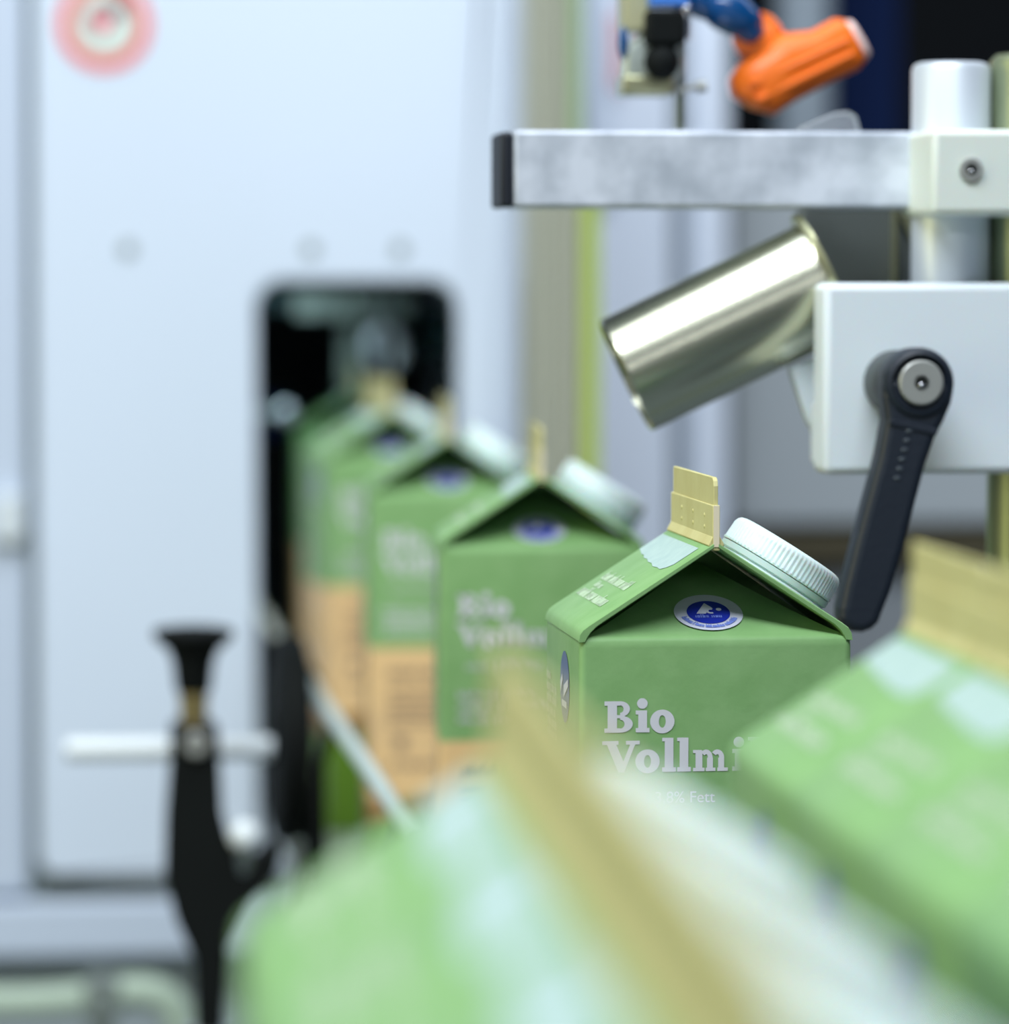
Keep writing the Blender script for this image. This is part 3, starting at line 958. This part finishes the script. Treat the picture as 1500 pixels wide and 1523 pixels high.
def slab(name, label, cat, x0, y0, x1, y1, Y, th, m, bev=0.003, toground=False, part='panel'):
    p0, p1 = pbox(x0, y0, x1, y1, Y, th)
    if toground:
        p0.z = 0
    tt = thing(name, label, cat, ((p0.x + p1.x) / 2, Y, p0.z))
    finish(bm_box(rel(tt, p0), rel(tt, p1)), part, m, tt, bevel=bev)
    return tt


t = slab('enclosure_door', 'narrow white door panel of the enclosure behind the steel tube', 'door panel', 872, -300, 1002, 1500, 2.75, 0.03, M['bluegrey'], 0.006, True)
p0, p1 = pbox(872, -300, 910, 300, 2.74, 0.008)
finish(bm_box(rel(t, p0), rel(t, p1)), 'trim_strip', M['cab'], t, smooth=False)
p0, p1 = pbox(913, 20, 926, 130, 2.74, 0.008)
finish(bm_box(rel(t, p0), rel(t, p1)), 'red_label', mat('faded_red', (236, 150, 150), 0.5), t, smooth=False)
p0, p1 = pbox(1003, -300, 1022, 1500, 2.77, 0.01)
p0.z = 0
finish(bm_box(rel(t, p0), rel(t, p1)), 'door_gap', M['midgrey'], t, smooth=False)
t = slab('enclosure_panel', 'pale upright enclosure panel with a rounded edge beneath the orange nozzle', 'panel', 1022, -300, 1088, 1500, 2.75, 0.03, M['bluegrey'], 0.008, True)
t = slab('grey_cabinet', 'large plain grey cabinet front behind the block and lever', 'cabinet', 1088, 252, 2600, 782, 2.85, 0.4, M['midgrey'], 0.004)
p0, p1 = pbox(1088, 782, 2600, 838, 2.85, 0.4)
finish(bm_box(rel(t, p0), rel(t, p1)), 'olive_rail', M['olive'], t, smooth=False)
p0, p1 = pbox(1088, 838, 2600, 1500, 2.87, 0.4)
p0.z = 0
finish(bm_box(rel(t, p0), rel(t, p1)), 'cabinet_base', mat('slate_grey_panel', (134, 140, 144), 0.5), t, smooth=False)
p0, p1 = pbox(1088, -400, 2600, 252, 3.2, 0.05)
t = thing('dark_partition', 'dark navy and charcoal partition behind the orange nozzle', 'partition', (p0.x, 3.2, 0))
finish(bm_box(rel(t, (p0.x, 3.2, 0)), rel(t, (P(1240, 0, 3.2).x, 3.25, p1.z))), 'charcoal_sheet', M['charcoal'], t, smooth=False)
finish(bm_box(rel(t, (P(1240, 0, 3.2).x, 3.2, 0)), rel(t, (P(1338, 0, 3.2).x, 3.25, p1.z))), 'navy_sheet', M['navy'], t, smooth=False)
finish(bm_box(rel(t, (P(1338, 0, 3.2).x, 3.2, 0)), rel(t, (p1.x, 3.25, p1.z))), 'charcoal_sheet', M['charcoal'], t, smooth=False)
p0, p1 = pbox(1152, -400, 1238, 270, 3.1, 0.04)
t = thing('grey_column', 'plain grey upright column behind the orange nozzle', 'column', ((p0.x + p1.x) / 2, 3.1, 0))
finish(bm_box(rel(t, (p0.x, 3.28, 0)), rel(t, (p1.x, 3.32, 0.1))), 'foot', M['midgrey'], t, smooth=False) if False else None
cw = (p1.x - p0.x) / 2
finish(bm_lathe([(cw, 0), (cw, p1.z)], 40, None, (0, 0.0, 0), (0, 0, 1)), 'shaft', mat('column_grey', (150, 162, 172), 0.5), t)

# ------------------------------------------------------------ stand on the right: tubes, clamp, plate, beam
YT = 1.206
cxp = (P(1368, 250, YT).x + P(1484, 250, YT).x) / 2
rt_ = (P(1484, 250, YT).x - P(1368, 250, YT).x) / 2
ztop = P(1425, 90, YT).z
t = thing('stand_tube', 'stout satin aluminium tube clamped in the cream plastic block', 'tube', (cxp, YT + rt_, 0))
zb_ = P(1425, 450, YT).z
finish(bm_lathe([(rt_, zb_), (rt_, ztop - 0.0022), (rt_ - 0.0008, ztop - 0.0006), (rt_ - 0.0025, ztop), (0.004, ztop)], 64, None, (0, 0, 0), (0, 0, 1)), 'tube_shaft', M['alu'], t)
x = P(1372, 130, YT + 0.008)
finish(bm_box(rel(t, (x.x - 0.0006, YT + rt_ - 0.004, P(1372, 145, YT).z)), rel(t, (x.x + 0.0004, YT + rt_ + 0.002, P(1372, 122, YT).z))), 'orange_mark', mat('faded_orange', (230, 150, 120), 0.6), t, smooth=False)
cx2 = P(1545, 250, YT).x
r2 = cx2 - P(1485, 250, YT).x
zt2 = P(1500, 78, YT).z
t = thing('second_stand_tube', 'grey green tube at the picture edge beside the stout aluminium tube', 'tube', (cx2, YT + rt_, 0))
t.name = 'stand_tube'
finish(bm_lathe([(r2, 0), (r2, zt2 - 0.002), (r2 - 0.002, zt2)], 48, None, (0, 0, 0), (0, 0, 1)), 'tube_shaft', mat('olive_steel', (150, 160, 130), 0.4, metal=0.6), t)
# cream clamp block
YK = 1.183
p0, p1 = pbox(1386, 193, 1640, 319, YK, 0.045)
t = thing('clamp_block', 'cream plastic clamp block with a socket screw around the tubes', 'clamp', ((p0.x + p1.x) / 2, YK, p0.z))
finish(bm_box(rel(t, p0), rel(t, p1)), 'block', M['hdpe2'], t, bevel=0.0018)


def socket_screw(tt, px, py, Y, rpx, hpx, depth=0.003, mm='screw'):
    c = rel(tt, P(px, py, Y))
    k = Y / FPX
    sw = finish(bm_lathe([(rpx * k, 0.002), (rpx * k, -depth * 0.7), (rpx * k * 0.93, -depth), (hpx * k * 1.05, -depth), (hpx * k * 0.96, -depth + 0.0004)], 40, None, c, (0, 1, 0)), 'socket_screw', M[mm], tt)
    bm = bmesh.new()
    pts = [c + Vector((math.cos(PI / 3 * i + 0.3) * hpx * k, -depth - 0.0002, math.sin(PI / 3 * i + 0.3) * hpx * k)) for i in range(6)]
    # raised dark hexagon, the shade of the recess put into its colour
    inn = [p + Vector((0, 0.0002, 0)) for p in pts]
    finish(bm_prism(pts, (0, 0.0003, 0), bm), 'hex_recess_shade', M['socket'], sw, smooth=False)
    glint_pos = c + Vector((0, -depth - 0.0003, -hpx * k * 0.35))
    finish(bm_ball(glint_pos, hpx * k * 0.42, None, 12, (1, 0.3, 0.8)), 'recess_glint', M['chrome'], sw)  # chrome bead shaped in as the bright glint of the recess
    return sw


socket_screw(t, 1443, 252, YK, 18, 9, 0.0012)
# white base block (plate) with lever
YM = 1.185
p0, p1 = pbox(1224, 421, 1720, 706, YM, 0.017)
t = thing('mounting_block', 'wide white plastic mounting block carrying the black lever', 'block', ((p0.x + p1.x) / 2, YM, p0.z))
finish(bm_box(rel(t, p0), rel(t, p1)), 'plate', M['hdpe'], t, bevel=0.0022)
gu = [(1174, 548), (1224, 526), (1224, 665), (1200, 625)]
outline(gu, YM + 0.03, 0.006, t, 'gusset', M['hdpe'], 0.0008)
outline([(1216, 600), (1300, 600), (1300, 690), (1216, 690)], YM + 0.016, 0.012, t, 'rear_rib', M['hdpe'], 0.001)
# black clamping lever
YL = 1.154
t = thing('clamping_lever', 'long black clamping lever hanging from its steel screw on the white block', 'lever', P(1368, 572, YM))
hc = rel(t, P(1368, 570, YL))
k = YL / FPX
finish(bm_lathe([(50 * k, YM - YL + 0.0), (50 * k, 0.016), (47 * k, 0.0145)], 48, None, rel(t, P(1364, 572, YL)), (0, 1, 0)), 'hub_base', mat('dark_grey_hub', (60, 66, 68), 0.45), t)
hub = finish(bm_lathe([(50 * k, 0.0142), (53 * k, 0.012), (54 * k, 0.002), (51 * k, 0.0), (44 * k, -0.0006), (40 * k, 0.0014), (37 * k, 0.0018)], 56, None, hc, (0, 1, 0)), 'hub', M['black'], t)
# handle arm: bends out towards the viewer and tapers a little
arm_l = [(1314, 560), (1314, 592), (1318, 625), (1308, 680), (1290, 745), (1272, 812), (1258, 868), (1250, 905)]
arm_r = [(1422, 570), (1416, 600), (1404, 628), (1392, 650), (1378, 690), (1362, 750), (1344, 820), (1326, 880), (1313, 912)]
endp = [(1308, 926), (1298, 936), (1284, 941), (1268, 940), (1256, 932), (1250, 920)]
pts = arm_r + endp + arm_l[::-1]
bm = bmesh.new()
for y_off, ins in ((0.0, 0.0),):
    bm_prism([rel(t, P(x, y, YL + 0.0006)) for x, y in pts], (0, 0.0125, 0), bm)
arm = finish(bm, 'handle_arm', M['black'], t, smooth=False, bevel=0.0024)
outline([(1324, 622), (1396, 638), (1392, 648), (1321, 632)], YL + 0.0001, 0.002, t, 'collar_ledge', M['black'], 0.0004)
bm = bmesh.new()
for i in range(6):
    c = rel(t, P(1352 - 3.6 * i, 641 + 14 * i, YL + 0.0005))
    bm_ball(c, 0.0007, bm, 8, (1.6, 0.5, 0.8))
finish(bm, 'embossed_marks', mat('grey_black', (70, 78, 86), 0.5), t)  # slightly lighter than the arm
socket_screw(t, 1369, 569, YL, 34, 11, 0.0012)

# square beam with black end cap
YBm = 1.215
p0, p1 = pbox(764, 196, 1392, 308, YBm, 0.028)
t = thing('square_beam', 'mottled galvanised square beam with black end cap', 'beam', ((p0.x + p1.x) / 2, YBm, p0.z))
finish(bm_box(rel(t, p0), rel(t, p1)), 'beam_tube', M['galv'], t, bevel=0.0012)
p0, p1 = pbox(745, 196, 763, 308, YBm, 0.028)
finish(bm_box(rel(t, p0), rel(t, p1)), 'end_cap', M['capblack'], t, bevel=0.001)

# polished steel tube with its flange and dark bracket plate
YS = 1.222
A_, B_ = P(929, 559, YS + 0.004), P(1222, 418, YS)
t = thing('steel_tube', 'short polished steel tube pointing down below the beam', 'tube', B_)
ax = (A_ - B_).normalized()
Rt = 92.5 / FPX * YS
Lt = (A_ - B_).length
n_ = 64
finish(bm_lathe([(Rt * 0.6, 0), (Rt, 0.0), (Rt, Lt - 0.0006), (Rt - 0.0006, Lt), (Rt - 0.0016, Lt), (Rt - 0.0018, Lt - 0.03)], n_, None, (0, 0, 0), ax), 'tube_wall', M['tube'], t, angle=30)
finish(bm_lathe([(Rt * 0.7, -0.0022), (Rt * 1.16, -0.002), (Rt * 1.18, -0.001), (Rt * 1.16, 0.0), (Rt * 0.98, 0.0)], n_, None, (0, 0, 0), ax), 'end_flange', M['fit'], t)
t2 = slab('bracket_plate', 'dark grey bracket plate under the beam above the white block', 'bracket', 1192, 300, 1372, 440, 1.278, 0.010, M['darkplate'], 0.001, part='plate')
finish(bm_prism([rel(t2, P(x, y, 1.2745)) for x, y in ((1338, 316), (1368, 316), (1366, 380), (1350, 345))], (0, 0.003, 0)), 'yellow_web', M['fit'], t2, smooth=False)
p0, p1 = pbox(1328, 300, 1334, 430, 1.275, 0.003)
finish(bm_box(rel(t2, p0), rel(t2, p1)), 'web_edge', M['fit'], t2, smooth=False)
# clear plastic tab over the beam
t = thing('clear_tab', 'clear plastic tab sticking up behind the beam under the nozzle', 'tab', P(1235, 196, YBm + 0.03))
outline([(1180, 215), (1185, 192), (1240, 168), (1262, 165), (1274, 172), (1286, 215)], YBm + 0.03, 0.003, t, 'tab_sheet', M['clear'], 0.0008)

# ------------------------------------------------------------ valve fitting on the beam
YV = 1.30
t = thing('valve_fitting', 'nickel valve with black elbow and blue collar above the beam', 'valve', P(985, 196, YV))
kv = YV / FPX


def vb(x0, y0, x1, y1, dy, th, name, m, bev=0.001):
    p0, p1 = pbox(x0, y0, x1, y1, YV + dy, th)
    return finish(bm_box(rel(t, p0), rel(t, p1)), name, m, t, bevel=bev)


vb(928, -60, 968, 46, 0.004, 0.016, 'valve_body', mat('cream_nickel', (190, 188, 150), 0.4, metal=0.4))
outline([(930, 70), (958, 46), (1012, 60), (1022, 100), (1000, 140), (928, 140), (927, 112)], YV + 0.006, 0.012, t, 'clear_bowl', mat('smoky_bowl', (186, 196, 190), 0.25, metal=0.3), 0.002)
vb(927, 112, 1002, 140, 0.003, 0.018, 'bowl_foot', M['fit'])
vb(964, 14, 1019, 66, -0.006, 0.012, 'elbow_block', M['blacksoft'], 0.0015)
finish(bm_ball(rel(t, P(984, 92, YV - 0.002)), 27 * kv, None, 24), 'elbow_ball', M['blacksoft'], t)
finish(bm_lathe([(15 * kv, 0), (15 * kv, 0.012)], 20, None, rel(t, P(992, 60, YV)), (-0.2, 0, -1)), 'elbow_neck', M['blacksoft'], t)
vb(968, -40, 1026, 9, -0.004, 0.014, 'blue_collar', M['ring_blue'])
vb(1018, 8, 1028, 60, -0.004, 0.006, 'bright_clip', M['chrome'], 0.0005)
finish(bm_ball(rel(t, P(927, 64, YV)), 14 * kv, None, 16, (0.6, 0.8, 1.8)), 'blue_plug', M['hoseblue'], t)
finish(bm_tube([rel(t, P(1011, -20, YV + 0.012)), rel(t, P(1011, 225, YV + 0.012))], 9.5 * kv, 18), 'support_rod', M['grey'], t)
finish(bm_tube([rel(t, P(1006, 136, YV + 0.002)), rel(t, P(1036, 128, YV + 0.002))], 4.5 * kv, 10), 'wing_bolt', M['screw'], t)
finish(bm_lathe([(9 * kv, 0), (9 * kv, 0.003)], 14, None, rel(t, P(1036, 130, YV + 0.002)), (1, 0, 0.2)), 'bolt_head', M['screw'], t)
finish(bm_box(rel(t, P(990, 215, YBm + 0.027)), rel(t, Vector((P(1034, 0, YV).x, YV + 0.03, P(0, 200, YV).z)))), 'foot_plate', M['galv'], t, smooth=False)

# blue segmented hose and orange fan nozzle
YN = 1.32
kn = YN / FPX
YH = YN - 0.007
t = thing('segmented_hose', 'blue segmented coolant hose leading to the orange nozzle', 'hose', P(1050, 0, YH))
segs = [((930, -75), (962, -50), 26, 20), ((985, -40), (1012, -20), 30, 22), ((1030, -4), (1062, 14), 24, 20), ((1068, 8), (1112, 34), 33, 26), ((1108, 38), (1124, 52), 21, 17)]
for (a, b, r0_, r1_) in segs:
    pa, pb = rel(t, P(*a, YH)), rel(t, P(*b, YH))
    L_ = (pb - pa).length
    finish(bm_lathe([(r0_ * kn * 0.62, -0.3 * L_), (r0_ * kn * 0.93, -0.05 * L_), (r0_ * kn, 0.25 * L_), (r0_ * kn * 0.97, 0.6 * L_), (r1_ * kn, 1.0 * L_), (r1_ * kn * 0.9, 1.1 * L_), (r1_ * kn * 0.6, 1.35 * L_)], 32, None, pa, pb - pa),
           'hose_segment', M['hoseblue'], t, angle=60)
t = thing('fan_nozzle', 'orange plastic fan nozzle on the end of the blue hose', 'nozzle', P(1130, 50, YN))
rc_ = rel(t, P(1122, 50, YN + 0.001))
sk = finish(bm_lathe([(26 * kn, 0.0), (34 * kn, -0.0005), (38 * kn, 0.0015), (39 * kn, 0.006), (34 * kn, 0.012), (20 * kn, 0.016)], 40, None, rc_, (0.42, 0.85, -0.32)), 'socket_ring', M['orange'], t)
# body: a loft from a thick waist to a flat wide mouth
secs = []
def oval(c, uax, ru, rv, n=24, pw=0.75):
    out = []
    for i in range(n):
        q = 2 * PI * i / n
        cc, ss = math.cos(q), math.sin(q)
        out.append(c + uax * ru * math.copysign(abs(cc) ** pw, cc) + Vector((0, 1, 0)) * rv * math.copysign(abs(ss) ** pw, ss))
    return out


def ax_uv(p, q):
    d = rel(t, P(*q, YN)) - rel(t, P(*p, YN))
    return rel(t, P((p[0] + q[0]) / 2, (p[1] + q[1]) / 2, YN)), d.normalized(), d.length / 2


bm = bmesh.new()
rings = []
for p, q, rv in (((1084, 116), (1090, 146), 0.006), ((1097, 96), (1118, 163), 0.0095), ((1120, 78), (1150, 172), 0.011), ((1158, 50), (1184, 150), 0.0095), ((1205, 46), (1232, 124), 0.0080), ((1240, 27), (1276, 104), 0.0065), ((1253, 29), (1285, 92), 0.0055)):
    c, u, r = ax_uv(p, q)
    rings.append([bm.verts.new(v) for v in oval(c, u, r, rv)])
for a, b in zip(rings, rings[1:]):
    for i in range(len(a)):
        bm.faces.new((a[i], a[(i + 1) % len(a)], b[(i + 1) % len(a)], b[i]))
bm.faces.new(rings[0][::-1])
bm.faces.new(rings[-1])
finish(bm, 'nozzle_body', M['orange'], t, angle=60)
c, u, r = ax_uv((1253, 31), (1288, 90))
bm = bmesh.new()
A = [bm.verts.new(v) for v in oval(c, u, r, 0.0052)]
off = u.cross(Vector((0, 1, 0)))
if off.x < 0:
    off = -off
B = [bm.verts.new(v + off * 0.0020) for v in oval(c, u, r * 0.86, 0.0045)]
A = A
for i in range(len(A)):
    bm.faces.new((A[i], A[(i + 1) % len(A)], B[(i + 1) % len(A)], B[i]))
bm.faces.new(A[::-1])
bm.faces.new(B)
finish(bm, 'nozzle_mouth', M['tip'], t)
for (a, b) in (((1118, 152), (1262, 82)), ((1108, 128), (1255, 62))):
    finish(bm_tube([rel(t, P(*a, YN)) + Vector((0, -0.0100, 0)), rel(t, P((a[0] + b[0]) / 2, (a[1] + b[1]) / 2, YN)) + Vector((0, -0.0087, 0)), rel(t, P(*b, YN)) + Vector((0, -0.0062, 0))], 0.0012, 10), 'nozzle_rib', M['orange'], t)
